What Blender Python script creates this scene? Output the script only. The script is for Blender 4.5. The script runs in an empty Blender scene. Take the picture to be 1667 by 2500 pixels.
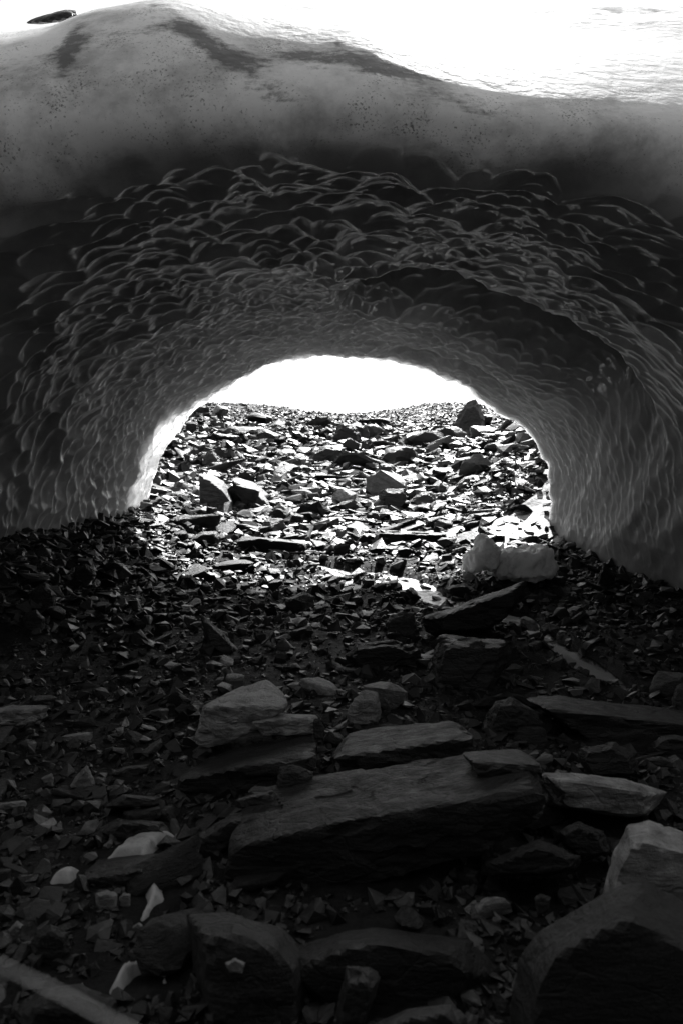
import bpy, bmesh, math, random
import numpy as np
from mathutils import Vector

random.seed(7)
RNG = np.random.default_rng(11)
S = bpy.context.scene
COL = S.collection

# ------------------------------------------------------------------ camera, sky, sun, exposure
F, CX, HZ, CAMZ = 1667.0, 833.5, 1200.0, 1.6       # photo pixels: focal length, centre column, horizon row; camera height
cam = bpy.data.cameras.new('camera')
cam.sensor_fit = 'VERTICAL'; cam.sensor_height = 36; cam.sensor_width = 24; cam.lens = 24
cam.shift_y = -0.02
cam.clip_start = 0.05; cam.clip_end = 3000
cam.dof.use_dof = True; cam.dof.focus_distance = 7.0; cam.dof.aperture_fstop = 2.8
camo = bpy.data.objects.new('camera', cam); COL.objects.link(camo)
camo.location = (0, 0, CAMZ); camo.rotation_euler = (math.pi/2, 0, 0)
S.camera = camo

SUN_E, SUN_A = math.radians(46.5), math.radians(14)   # elevation, azimuth right of the view direction
sdir = Vector((math.cos(SUN_E)*math.sin(SUN_A), math.cos(SUN_E)*math.cos(SUN_A), math.sin(SUN_E)))
W = bpy.data.worlds.new('World'); S.world = W; W.use_nodes = True
wn = W.node_tree; bg = wn.nodes['Background']
sky = wn.nodes.new('ShaderNodeTexSky'); sky.sky_type = 'NISHITA'; sky.sun_disc = False
sky.sun_elevation = SUN_E; sky.sun_rotation = SUN_A
sky.altitude = 0; sky.dust_density = 3.0
bw = wn.nodes.new('ShaderNodeRGBToBW')
wn.links.new(sky.outputs[0], bw.inputs[0]); wn.links.new(bw.outputs[0], bg.inputs[0])
bg.inputs[1].default_value = 0.06
sl = bpy.data.lights.new('sun', 'SUN'); sl.energy = 4.0; sl.angle = math.radians(0.5); sl.color = (1, 1, 1)
so = bpy.data.objects.new('sun', sl); COL.objects.link(so)
so.rotation_euler = sdir.to_track_quat('Z', 'Y').to_euler(); so.location = (6, 20, 30)
vs = S.view_settings
S.display_settings.display_device = 'sRGB'
vs.view_transform = 'Standard'; vs.look = 'None'; vs.gamma = 1.0; vs.use_curve_mapping = False
vs.exposure = 1.7
S.cycles.use_denoising = True
S.cycles.max_bounces = 8; S.cycles.diffuse_bounces = 4; S.cycles.glossy_bounces = 3
S.cycles.sample_clamp_indirect = 3.0

# ------------------------------------------------------------------ noise and small maths
_P = np.random.default_rng(3).permutation(512).astype(np.int64)
_P = np.concatenate([_P, _P, _P])
_G = np.random.default_rng(4).normal(size=(512, 3)); _G /= np.linalg.norm(_G, axis=1)[:, None]
def perlin(p):
    p = np.asarray(p, float); i = np.floor(p).astype(np.int64); f = p - i; i &= 511
    u = f*f*f*(f*(f*6 - 15) + 10); out = 0
    for dx in (0, 1):
        for dy in (0, 1):
            for dz in (0, 1):
                h = _P[_P[_P[(i[..., 0]+dx) & 511] + ((i[..., 1]+dy) & 511)] + ((i[..., 2]+dz) & 511)]
                g = _G[h]
                d = g[..., 0]*(f[..., 0]-dx) + g[..., 1]*(f[..., 1]-dy) + g[..., 2]*(f[..., 2]-dz)
                w = (u[..., 0] if dx else 1-u[..., 0])*(u[..., 1] if dy else 1-u[..., 1])*(u[..., 2] if dz else 1-u[..., 2])
                out = out + d*w
    return out
def fbm(p, n=4):
    a, o = 1.0, 0
    p = np.asarray(p, float)
    for k in range(n):
        o = o + a*perlin(p + 17.3*k); p = p*2.03; a *= 0.5
    return o
def sst(a, b, x):
    t = np.clip((x-a)/(b-a), 0, 1); return t*t*(3-2*t)
def P3(x, y, z=0.0):
    x, y = np.broadcast_arrays(np.asarray(x, float), np.asarray(y, float))
    return np.stack([x, y, np.broadcast_to(np.asarray(z, float), x.shape)], -1)

# ------------------------------------------------------------------ materials
def new_mat(name):
    m = bpy.data.materials.new(name); m.use_nodes = True
    return m, m.node_tree, m.node_tree.nodes['Principled BSDF']
def nd(t, kind, **kw):
    n = t.nodes.new(kind)
    for k, v in kw.items(): setattr(n, k, v)
    return n
def ramp(t, src, stops):
    r = nd(t, 'ShaderNodeValToRGB'); e = r.color_ramp.elements
    while len(e) < len(stops): e.new(0.5)
    for q, (p, v) in zip(e, stops): q.position = p; q.color = (v, v, v, 1)
    t.links.new(src, r.inputs[0]); return r.outputs[0]
def math_n(t, op, a, b):
    n = nd(t, 'ShaderNodeMath', operation=op)
    for k, v in enumerate((a, b)):
        if hasattr(v, 'links'): t.links.new(v, n.inputs[k])
        else: n.inputs[k].default_value = v
    return n.outputs[0]
def noise_n(t, vec, scale, detail=6, rough=0.6):
    n = nd(t, 'ShaderNodeTexNoise'); n.inputs['Scale'].default_value = scale
    n.inputs['Detail'].default_value = detail; n.inputs['Roughness'].default_value = rough
    t.links.new(vec, n.inputs['Vector']); return n.outputs['Fac']

def rock_material(name, lo, hi, rough=0.45, band=0.5, spec=0.4, attr=None, bump=0.9):
    m, t, b = new_mat(name)
    tc = nd(t, 'ShaderNodeTexCoord').outputs['Object']
    mp = nd(t, 'ShaderNodeMapping'); mp.inputs['Scale'].default_value = (1.2, 1.6, 5); mp.inputs['Rotation'].default_value = (0.25, 0.15, 0)
    t.links.new(tc, mp.inputs[0])
    layers = noise_n(t, mp.outputs[0], 3.0, 8, 0.65)
    spots = noise_n(t, tc, 9.0, 8, 0.7)
    fine = noise_n(t, tc, 60.0, 4, 0.7)
    v = math_n(t, 'ADD', math_n(t, 'MULTIPLY', layers, band), math_n(t, 'MULTIPLY', spots, 1-band))
    c = ramp(t, v, [(0.36, lo*.6), (0.5, (lo+hi)/2), (0.64, hi*1.35)])
    lich = ramp(t, noise_n(t, tc, 22.0, 5, 0.75), [(0.62, 0.0), (0.72, 1.0)])
    mx = nd(t, 'ShaderNodeMix', data_type='RGBA'); t.links.new(math_n(t, 'MULTIPLY', lich, 0.55), mx.inputs[0])
    t.links.new(c, mx.inputs[6]); mx.inputs[7].default_value = (min(1, hi*2.2),)*3 + (1,)
    col = mx.outputs[2]
    if attr:
        a = nd(t, 'ShaderNodeAttribute', attribute_name=attr)
        m2 = nd(t, 'ShaderNodeMix', data_type='RGBA', blend_type='MULTIPLY'); m2.inputs[0].default_value = 1
        t.links.new(col, m2.inputs[6]); t.links.new(a.outputs['Color'], m2.inputs[7]); col = m2.outputs[2]
    t.links.new(col, b.inputs['Base Color'])
    b.inputs['Specular IOR Level'].default_value = spec
    t.links.new(ramp(t, spots, [(0.35, rough-0.14), (0.65, rough+0.22)]), b.inputs['Roughness'])
    vo = nd(t, 'ShaderNodeTexVoronoi', feature='DISTANCE_TO_EDGE'); vo.inputs['Scale'].default_value = 1.7
    mp2 = nd(t, 'ShaderNodeMapping'); mp2.inputs['Scale'].default_value = (1, 1.3, 2.6); mp2.inputs['Rotation'].default_value = (0.3, -.2, .4)
    wr = nd(t, 'ShaderNodeVectorMath', operation='ADD'); t.links.new(tc, wr.inputs[0])
    nv = nd(t, 'ShaderNodeTexNoise'); nv.inputs['Scale'].default_value = 5.0; t.links.new(tc, nv.inputs['Vector'])
    sc_ = nd(t, 'ShaderNodeVectorMath', operation='SCALE'); t.links.new(nv.outputs['Color'], sc_.inputs[0]); sc_.inputs['Scale'].default_value = .35
    t.links.new(sc_.outputs[0], wr.inputs[1]); t.links.new(wr.outputs[0], mp2.inputs[0]); t.links.new(mp2.outputs[0], vo.inputs['Vector'])
    crack = ramp(t, vo.outputs['Distance'], [(0.0, 0.0), (0.035, 1.0)])
    h = math_n(t, 'ADD', math_n(t, 'ADD', math_n(t, 'MULTIPLY', layers, 0.9), math_n(t, 'MULTIPLY', crack, 0.10)), math_n(t, 'ADD', math_n(t, 'MULTIPLY', spots, 0.5), math_n(t, 'MULTIPLY', fine, 0.22)))
    bp = nd(t, 'ShaderNodeBump'); bp.inputs['Strength'].default_value = bump; bp.inputs['Distance'].default_value = 0.06
    t.links.new(h, bp.inputs['Height']); t.links.new(bp.outputs[0], b.inputs['Normal'])
    return m
M = {
    'black':  rock_material('rock_near_black', 0.005, 0.015, 0.5),
    'dark':   rock_material('rock_dark_slate', 0.010, 0.028, 0.45),
    'grey':   rock_material('rock_grey_schist', 0.022, 0.06, 0.48),
    'pale':   rock_material('rock_pale_gneiss', 0.16, 0.34, 0.55, 0.35),
    'banded': rock_material('rock_pale_banded', 0.10, 0.38, 0.55, 0.9),
    'rubble': rock_material('rubble_stone', 0.008, 0.026, 0.42, 0.3, 0.5, 'tone', 0.35),
    'ground': rock_material('grit_ground', 0.005, 0.015, 0.75, 0.0, 0.2),
}
TONES = {'black': 'near-black', 'dark': 'dark slate', 'grey': 'grey', 'pale': 'pale', 'banded': 'pale streaked'}

def ice_material():
    m, t, b = new_mat('glacier_ice')
    tc = nd(t, 'ShaderNodeTexCoord').outputs['Object']
    snow_glow = nd(t, 'ShaderNodeAttribute', attribute_name='snow').outputs['Fac']  # snow cover, plus painted whitening that brightens ice near the exit
    dirt_a = nd(t, 'ShaderNodeAttribute', attribute_name='dirt').outputs['Fac']
    n1 = noise_n(t, tc, 1.3, 6, 0.6); n2 = noise_n(t, tc, 14.0, 8, 0.75)
    mp = nd(t, 'ShaderNodeMapping'); mp.inputs['Scale'].default_value = (1, 0.6, 3.0); t.links.new(tc, mp.inputs[0])
    n3 = noise_n(t, mp.outputs[0], 5.0, 8, 0.7)
    shade_a = nd(t, 'ShaderNodeAttribute', attribute_name='recess_shade').outputs['Fac']
    icec = math_n(t, 'MULTIPLY', ramp(t, n1, [(0.3, 0.22), (0.7, 0.46)]), math_n(t, 'SUBTRACT', 1.0, math_n(t, 'MULTIPLY', shade_a, .85)))  # shade of the ledge recess painted into the ice colour
    mx = nd(t, 'ShaderNodeMix', data_type='RGBA'); t.links.new(snow_glow, mx.inputs[0]); t.links.new(icec, mx.inputs[6])
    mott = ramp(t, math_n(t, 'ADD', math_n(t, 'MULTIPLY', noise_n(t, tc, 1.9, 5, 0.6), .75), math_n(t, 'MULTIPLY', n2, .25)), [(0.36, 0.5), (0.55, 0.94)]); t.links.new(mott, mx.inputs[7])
    d = math_n(t, 'ADD', math_n(t, 'MULTIPLY', n2, 0.5), math_n(t, 'MULTIPLY', n3, 0.5))
    d = ramp(t, math_n(t, 'ADD', d, math_n(t, 'MULTIPLY', math_n(t, 'SUBTRACT', dirt_a, 0.5), 0.42)), [(0.50, 0.0), (0.66, 0.9)])
    grit = ramp(t, math_n(t, 'ADD', math_n(t, 'MULTIPLY', noise_n(t, tc, 55.0, 3, 0.6), .6), math_n(t, 'MULTIPLY', noise_n(t, tc, 2.6, 5, 0.6), .4)), [(0.56, 0.0), (0.64, 0.8)])
    d = math_n(t, 'MAXIMUM', d, math_n(t, 'MULTIPLY', grit, snow_glow))
    md = nd(t, 'ShaderNodeMix', data_type='RGBA'); t.links.new(d, md.inputs[0]); t.links.new(mx.outputs[2], md.inputs[6]); md.inputs[7].default_value = (0.10,)*3+(1,)
    t.links.new(md.outputs[2], b.inputs['Base Color'])
    mr = nd(t, 'ShaderNodeMix', data_type='FLOAT'); t.links.new(math_n(t, 'POWER', snow_glow, 3.0), mr.inputs[0]); mr.inputs[2].default_value = 0.07; mr.inputs[3].default_value = 0.75
    t.links.new(mr.outputs[0], b.inputs['Roughness'])
    b.inputs['IOR'].default_value = 1.31; b.inputs['Specular IOR Level'].default_value = 1.0
    b.subsurface_method = 'RANDOM_WALK' if hasattr(b, 'subsurface_method') else None
    sw = nd(t, 'ShaderNodeMix', data_type='FLOAT'); t.links.new(snow_glow, sw.inputs[0]); sw.inputs[2].default_value = 0.18; sw.inputs[3].default_value = 1.0
    t.links.new(sw.outputs[0], b.inputs['Subsurface Weight'])
    b.inputs['Subsurface Radius'].default_value = (1, 1, 1)
    ss = nd(t, 'ShaderNodeMix', data_type='FLOAT'); t.links.new(snow_glow, ss.inputs[0]); ss.inputs[2].default_value = 0.3; ss.inputs[3].default_value = 0.9
    t.links.new(ss.outputs[0], b.inputs['Subsurface Scale'])
    bp = nd(t, 'ShaderNodeBump'); bp.inputs['Distance'].default_value = 0.03
    t.links.new(math_n(t, 'ADD', 0.12, math_n(t, 'MULTIPLY', math_n(t, 'POWER', snow_glow, 3.0), 0.55)), bp.inputs['Strength'])
    t.links.new(math_n(t, 'ADD', noise_n(t, tc, 9.0, 3, 0.5), math_n(t, 'MULTIPLY', n2, 0.25)), bp.inputs['Height'])
    t.links.new(bp.outputs[0], b.inputs['Normal'])
    return m
M['ice'] = ice_material()

def snow_material(name, lo, hi, sss=0.06, dirt=0.5, start=0.25, stretch=(1, 1, 1)):
    m, t, b = new_mat(name)
    tc = nd(t, 'ShaderNodeTexCoord').outputs['Object']
    mp = nd(t, 'ShaderNodeMapping'); mp.inputs['Scale'].default_value = stretch; mp.inputs['Rotation'].default_value = (0, 0, .5); t.links.new(tc, mp.inputs[0])
    n = noise_n(t, mp.outputs[0], 6.0, 8, 0.7)
    c = ramp(t, n, [(start, lo), (dirt, hi)]); t.links.new(c, b.inputs['Base Color'])
    b.inputs['Roughness'].default_value = 0.55; b.inputs['IOR'].default_value = 1.31
    b.inputs['Subsurface Weight'].default_value = 0.6; b.inputs['Subsurface Radius'].default_value = (1, 1, 1); b.inputs['Subsurface Scale'].default_value = sss
    bp = nd(t, 'ShaderNodeBump'); bp.inputs['Strength'].default_value = 0.4; bp.inputs['Distance'].default_value = 0.03
    t.links.new(noise_n(t, tc, 18.0, 5, 0.6), bp.inputs['Height']); t.links.new(bp.outputs[0], b.inputs['Normal'])
    return m
M['snow'] = snow_material('old_snow', 0.10, 0.36)
M['iceblock'] = snow_material('fallen_ice', 0.45, 0.92, 0.3, 0.5)
M['snowbank'] = snow_material('streaked_snow', 0.012, 0.34, 0.02, 0.58, 0.47, (.35, 1.6, 1))

def water_material():
    m, t, b = new_mat('stream_water')
    tc = nd(t, 'ShaderNodeTexCoord').outputs['Object']
    fo = nd(t, 'ShaderNodeAttribute', attribute_name='foam').outputs['Fac']
    n = noise_n(t, tc, 7.0, 6, 0.65)
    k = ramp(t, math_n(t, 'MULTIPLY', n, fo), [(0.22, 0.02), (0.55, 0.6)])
    t.links.new(k, b.inputs['Base Color'])
    b.inputs['Roughness'].default_value = 0.12; b.inputs['IOR'].default_value = 1.33
    bp = nd(t, 'ShaderNodeBump'); bp.inputs['Strength'].default_value = 0.6; bp.inputs['Distance'].default_value = 0.04
    t.links.new(math_n(t, 'MULTIPLY', noise_n(t, tc, 11.0, 4, 0.6), math_n(t, 'ADD', fo, 0.08)), bp.inputs['Height'])
    t.links.new(bp.outputs[0], b.inputs['Normal'])
    return m
M['water'] = water_material()
def wood_material():
    m, t, b = new_mat('bare_pale_wood')
    tc = nd(t, 'ShaderNodeTexCoord').outputs['Object']
    mp = nd(t, 'ShaderNodeMapping'); mp.inputs['Scale'].default_value = (30, 30, 2); t.links.new(tc, mp.inputs[0])
    t.links.new(ramp(t, noise_n(t, mp.outputs[0], 3.0, 4), [(0.3, 0.04), (0.7, 0.09)]), b.inputs['Base Color']); b.inputs['Roughness'].default_value = 0.5
    return m
M['wood'] = wood_material()

# ------------------------------------------------------------------ object helpers
def mesh_obj(name, verts, faces, mat, smooth=False, loc=(0, 0, 0), parent=None):
    me = bpy.data.meshes.new(name)
    verts = np.asarray(verts, np.float32); faces = np.asarray(faces, np.int32)
    me.vertices.add(len(verts)); me.vertices.foreach_set('co', verts.ravel())
    k = faces.shape[1]
    me.loops.add(faces.size); me.loops.foreach_set('vertex_index', faces.ravel())
    me.polygons.add(len(faces)); me.polygons.foreach_set('loop_start', np.arange(0, faces.size, k, dtype=np.int32))
    me.polygons.foreach_set('use_smooth', np.full(len(faces), smooth))
    me.update(calc_edges=True)
    me.materials.append(mat)
    o = bpy.data.objects.new(name, me); COL.objects.link(o); o.location = loc
    if parent: o.parent = parent
    return o
def attr(o, name, vals):
    a = o.data.attributes.new(name, 'FLOAT', 'POINT'); a.data.foreach_set('value', np.asarray(vals, np.float32).ravel())
def tag(o, label=None, cat=None, group=None, kind=None):
    if label: o['label'] = label
    if cat: o['category'] = cat
    if group: o['group'] = group
    if kind: o['kind'] = kind
    return o

# ------------------------------------------------------------------ ground height
_py = np.array([-30, -14, -8, -5, -3, -1.2, 1, 6, 8.5, 12.8, 20, 35, 50, 60, 75, 120, 300, 3000.])
_pz = np.array([9, 7.5, 5.5, 3.8, 2.2, 0.3, 0, 0, 0.12, 0.72, 1.95, 4.75, 7.4, 8.9, 8.8, 6, 0, -20.])  # negative y: unseen embankment added behind the camera to block sky light
_ty = np.linspace(-40, 400, 4401); _tz = np.interp(_ty, _py, _pz)
_k = np.exp(-np.linspace(-2, 2, 21)**2); _k /= _k.sum()
_tzs = np.convolve(np.pad(_tz, 10, mode='edge'), _k, mode='valid')
def ground_base(x, y):
    x = np.asarray(x, float); y = np.asarray(y, float)
    z = np.where(y < 390, np.interp(y, _ty, _tzs), np.interp(y, _py, _pz))
    z = z + 0.95*np.exp(-((x+4.5)/1.5)**2)*sst(4.5, 7.5, y)*(1-sst(13, 17, y))
    z = z + 0.18*np.exp(-((x-4.8)/1.2)**2)*sst(5, 8, y)*(1-sst(13, 16, y))
    z = z + 1.35*sst(2.2, 5.6, x)*sst(12.2, 14.5, y)*(1-sst(19, 30, y))
    z = z + 0.9*sst(3, 9, -x)*sst(13.5, 17, y)*(1-sst(30, 50, y))
    z = z + 0.5*np.exp(-((x-9)/4.0)**2)*sst(35, 55, y) + 0.6*np.exp(-((x+14)/7)**2)*sst(40, 58, y) - 0.5*np.exp(-((x-1)/5)**2)*sst(40, 58, y)
    far = sst(12, 30, y)
    z = z + far*0.5*perlin(P3(x*0.16, y*0.16, 3.3))
    z = z + (0.05 + 0.1*far)*perlin(P3(x*0.9, y*0.9, 8.1)) + 0.02*perlin(P3(x*3.1, y*3.1, 1.7))
    z = z + sst(2.5, 8, np.abs(x))*5.5*(1-sst(-1, 3.2, y))  # unseen side banks added around the camera, keeping sky light off the floor
    return z
def ray_ground(px, py, fn=None, y0=1.2, y1=75):
    fn = fn or ground_base
    ys = np.exp(np.linspace(math.log(y0), math.log(y1), 1500))
    x = (px-CX)/F*ys; z = CAMZ + (HZ-py)/F*ys
    d = z - fn(x, ys)
    i = np.argmax(d < 0) if (d < 0).any() else len(ys)-1
    return float(x[i]), float(ys[i])
STREAM_PX = [(640, 1352), (760, 1368), (860, 1391), (930, 1392), (1000, 1412), (1040, 1442), (1110, 1462), (1190, 1484), (1265, 1508),
             (1340, 1548), (1420, 1600), (1480, 1645), (1560, 1678), (1680, 1690)]
STREAM_W = [0.08, 0.14, 0.30, 0.34, 0.30, 0.30, 0.32, 0.26, 0.28, 0.10, 0.20, 0.18, 0.12, 0.1]
_sp = np.array([ray_ground(*p) for p in STREAM_PX])
_tt = np.linspace(0, len(_sp)-1, 160)
SPX = np.interp(_tt, range(len(_sp)), _sp[:, 0]); SPY = np.interp(_tt, range(len(_sp)), _sp[:, 1]); SPW = np.interp(_tt, range(len(_sp)), STREAM_W)
for _ in range(6):
    SPX[1:-1] = (SPX[:-2]+2*SPX[1:-1]+SPX[2:])/4; SPY[1:-1] = (SPY[:-2]+2*SPY[1:-1]+SPY[2:])/4
def ground(x, y):
    x = np.asarray(x, float); y = np.asarray(y, float); z = ground_base(x, y)
    xf, yf = np.atleast_1d(x).ravel(), np.atleast_1d(y).ravel()
    near = (yf > 3) & (yf < 16) & (np.abs(xf) < 6)
    dz = np.zeros(xf.shape)
    if near.any():
        d = np.full(near.sum(), 9.0)
        for a, b, w in zip(SPX, SPY, SPW):
            d = np.minimum(d, np.hypot(xf[near]-a, yf[near]-b)/w)
        dz[near] = 0.12*(1-sst(0.5, 1.3, d))
    return z - dz.reshape(np.shape(z))

def axis(lo, hi, dense_lo, dense_hi, step, grow=1.07):
    a = list(np.arange(dense_lo, dense_hi, step)); s = step
    while a[-1] < hi: s *= grow; a.append(a[-1]+s)
    s = step
    while a[0] > lo: s *= grow; a.insert(0, a[0]-s)
    return np.array(a)
gx = axis(-900, 900, -6, 6, 0.07); gy = axis(-32, 2500, -1, 16, 0.07, 1.035)
GX, GY = np.meshgrid(gx, gy); GZ = ground(GX, GY) + 0.012*fbm(P3(GX*7, GY*7, 2), 3)*np.clip(1, 0, 1)
idx = np.arange(GX.size).reshape(GX.shape)
def quads(ix): return np.stack([ix[:-1, :-1], ix[:-1, 1:], ix[1:, 1:], ix[1:, :-1]], -1).reshape(-1, 4)
tag(mesh_obj('ground', np.stack([GX, GY, GZ], -1).reshape(-1, 3), quads(idx), M['ground'], True), kind='structure')

# ------------------------------------------------------------------ the ice arch (one closed body)
Y0I, Y1I = 4.6, 12.8
CZ = 0.5
k128 = 12.8/13.5
ex = np.array([(4.15, -1.2), (4.12, -.3), (4.06, .5), (4.06, 1.75), (3.72, 2.25), (2.97, 2.82), (2.16, 3.37), (1.35, 3.68), (.5, 3.8), (-.4, 3.8), (-1.08, 3.72), (-1.9, 3.42),
               (-2.7, 2.93), (-3.15, 2.55), (-3.5, 1.9), (-3.75, .9), (-3.85, 0), (-3.95, -1.2)])*k128
ne = np.array([(4.9, -1.3), (4.75, 0), (4.6, .9), (4.25, 2.0), (3.4, 2.8), (2.25, 3.27), (1, 3.53), (0, 3.6), (-1, 3.53), (-2.25, 3.22), (-3.5, 2.65), (-4.15, 1.9), (-4.45, .9), (-4.55, 0), (-4.7, -1.3)])
def polar(p):
    th = np.arctan2(p[:, 1], p[:, 0]); r = np.hypot(p[:, 0], p[:, 1]); o = np.argsort(th); return th[o], r[o]
TH = np.linspace(math.radians(-14), math.radians(194), 2000)
def prof(p):
    a, r = polar(p); a = np.where(a < -2, a+2*math.pi, a); o = np.argsort(a); q = np.interp(TH, a[o], r[o])
    k = np.exp(-np.linspace(-2, 2, 121)**2); k /= k.sum()
    return np.convolve(np.pad(q, 60, mode='edge'), k, mode='valid')
REX, RNE = prof(ex), prof(ne)
def r_in(th, y):
    a = np.interp(th, TH, RNE); b = np.interp(th, TH, REX)
    w = sst(Y0I, Y1I, y)
    r = a*(1-w) + b*w
    r = r + 0.05*sst(11.5, 12.8, y)*sst(2.2, 2.8, th)
    return r + 0.12*perlin(P3(th*2.2, y*0.45, 5.0))
def ray_vault(px, py):
    ys = np.linspace(Y0I+.2, Y1I+1, 900); x = (px-CX)/F*ys; z = CAMZ+(HZ-py)/F*ys-CZ
    th = np.arctan2(z, x); d = np.hypot(x, z) - r_in(th, ys)
    i = np.argmax(d > 0) if (d > 0).any() else len(ys)-1
    return th[i], ys[i]
def z_out(x, y):
    zs = np.interp(x, [-3, -1.2, 0, 1.2, 3], [4.12, 4.22, 4.22, 4.12, 4.02])
    A = np.interp(x, [-3, -1.2, 0, 1.2, 3], [0.50, 0.52, 0.40, 0.20, 0.10]); wd = np.interp(x, [-1.5, 0.3, 1.6], [0.16, 0.25, 0.8])
    rt = sst(-1.7, -0.7, x)
    qe = np.interp(x, [-4, -3.25, -2.5, -2.16, -1.4, 0], [.665, .681, .692, .716, .735, .735])   # how far the crest rises
    z65 = CAMZ + qe*6.5
    left = np.interp(y, [4.6, 6.5, 8.2, 9.3, 10.5, Y1I, Y1I+2], [0, 1, 1.32, 1.34, 1.1, .35, -.1])
    zl = zs + A*(1-np.exp(-(y-4.6)/wd))*(1-sst(4.9, 6.5, y)) + (z65-zs)*left
    top = np.interp(y, [4.6, 8.2, 9.3, 10.5, Y1I, Y1I+2], [0, 1, 1.02, .86, .22, -.2])
    zr = zs + A*(1-np.exp(-(y-4.6)/wd))*(1-sst(5, 8.2, y)) + (7.46-zs)*top
    z = zl*(1-rt) + zr*rt
    z = z + 0.20*np.exp(-((x+1.5)/.6)**2-((y-5.25)/.4)**2) - 0.10*np.exp(-((x+2.9)/.5)**2-((y-5.2)/.5)**2)
    z = z + 0.08*perlin(P3(x*0.8, y*0.8, 2.2)) + 0.05*perlin(P3(x*2.1, y*2.1, 4.4)) + 0.02*fbm(P3(x*6, y*6, 1.1), 3)
    fall = sst(6.0, 10.0, np.abs(x))
    return z*(1-fall) + (-1.5)*fall
NT, NI, NF, NO, NE = 720, 640, 14, 110, 16
th = np.linspace(math.radians(-14), math.radians(194), NT)[:, None]
yi = Y0I*(Y1I/Y0I)**np.linspace(0, 1, NI)[None, :]
T, Yv = np.broadcast_arrays(th, yi)
R = r_in(T, Yv)
# overhanging ledges: beyond the edge the ice is hollowed further out
step_depth = np.zeros_like(R); recess_shade_mask = np.zeros_like(R); smooth_mask = np.zeros_like(R)
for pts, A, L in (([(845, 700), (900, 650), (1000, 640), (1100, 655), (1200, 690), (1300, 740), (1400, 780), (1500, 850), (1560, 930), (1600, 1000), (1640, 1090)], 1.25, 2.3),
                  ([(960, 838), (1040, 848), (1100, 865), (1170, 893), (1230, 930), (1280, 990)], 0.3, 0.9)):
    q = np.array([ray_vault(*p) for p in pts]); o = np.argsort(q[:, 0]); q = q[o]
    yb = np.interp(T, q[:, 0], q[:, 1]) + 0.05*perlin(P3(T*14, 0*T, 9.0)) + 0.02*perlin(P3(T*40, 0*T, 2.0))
    w = sst(q[0, 0]-0.02, q[0, 0]+0.42, T)*(1-sst(q[-1, 0]-0.16, q[-1, 0]+0.06, T))
    d = Yv-yb
    s = w*sst(-0.015, 0.05, d)*(1-sst(0.25, L*(1+.7*(1-sst(.3, .9, T))), d))
    step_depth += A*s*(0.5+0.5*sst(.3, .9, T))
    recess_shade_mask = np.maximum(recess_shade_mask, w*sst(0, .04, d)*(1-sst(.1*L, .75*L, d))*sst(.2, .6, T))  # band behind each ledge, darkened in colour to imitate shade
    smooth_mask = np.maximum(smooth_mask, w*sst(0, .05, d)*(1-sst(.35*L, .8*L, d)))
R = R + step_depth
# scallops: asymmetric melt cups with sharp crests
def scallops(u, v, cu, cv, seed, k=-0.5):
    rs = np.random.default_rng(seed); N = 256
    ju, jv, jw = rs.uniform(.05, .95, (N, N)), rs.uniform(.05, .95, (N, N)), rs.uniform(0, .5, (N, N))
    a, b = u/cu, v/cv; ia, ib = np.floor(a).astype(int), np.floor(b).astype(int)
    best = np.full(a.shape, 9.0)
    for di in (-2, -1, 0, 1, 2):
        for dj in (-2, -1, 0, 1, 2):
            p, q = ia+di, ib+dj
            pu = p + ju[p % N, q % N] + 0.5*(q % 2); pv = q + jv[p % N, q % N]
            du, dv = a-pu, b-pv
            c = np.sqrt(du*du + dv*dv + 0.02) + k*dv + jw[p % N, q % N]
            best = np.minimum(best, c)
    return best
U = T*3.9
wu = 0.24*perlin(P3(U*1.3, Yv*1.3, 0.3)) + .06*perlin(P3(U*5, Yv*5, 3.3)); wv = 0.20*perlin(P3(U*1.1, Yv*1.1, 6.3)) + .05*perlin(P3(U*5, Yv*5, 8.3))
big = scallops(U+wu, Yv+wv, 0.37, 0.20, 1)
sml = scallops(U+wu*.7, Yv+wv*.7, 0.21, 0.115, 2)
mixn = sst(-0.15, 0.25, perlin(P3(U*0.8, Yv*0.8, 7.7)) + 0.12*(Yv-7.5))
disp = (1-mixn)*(0.19*np.clip(big, 0, 1.7)**1.7) + mixn*0.11*np.clip(sml, 0, 1.7)**1.6 + 0.012*np.clip(sml, 0, 1.5)
amp = sst(4.62, 5.0, Yv + 0.35*perlin(P3(U*0.9, Yv*0.9, 1.9)))*(1-smooth_mask)
rightlow = sst(-0.1, 0.5, 0.95-T)                     # the right wall is smoother
amp = amp*(1-0.72*rightlow)*(0.75+0.5*perlin(P3(U*.7, Yv*.7, 12.0)))*(1-0.35*sst(11.8, 12.8, Yv))
R = R - amp*disp + sst(12.2, 12.8, Yv)*(.10*perlin(P3(T*8, 0*T, 6.6)) + .06*perlin(P3(T*22, 0*T, 2.6)))
R = R + 0.07*rightlow*perlin(P3(Yv*1.1+U*1.5, U*.35-Yv*.25, 3.0)) + 0.025*rightlow*perlin(P3(Yv*3.2+U*4.4, U*.8-Yv*.5, 5.0))
# lip rolls up into the front face
crown_x0 = None
roll = (1-np.sqrt(np.clip(1-(1-np.clip((Yv-Y0I)/0.75, 0, 1))**2.2, 0, 1)))
X = R*np.cos(T); Z = CZ + R*np.sin(T)
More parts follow.
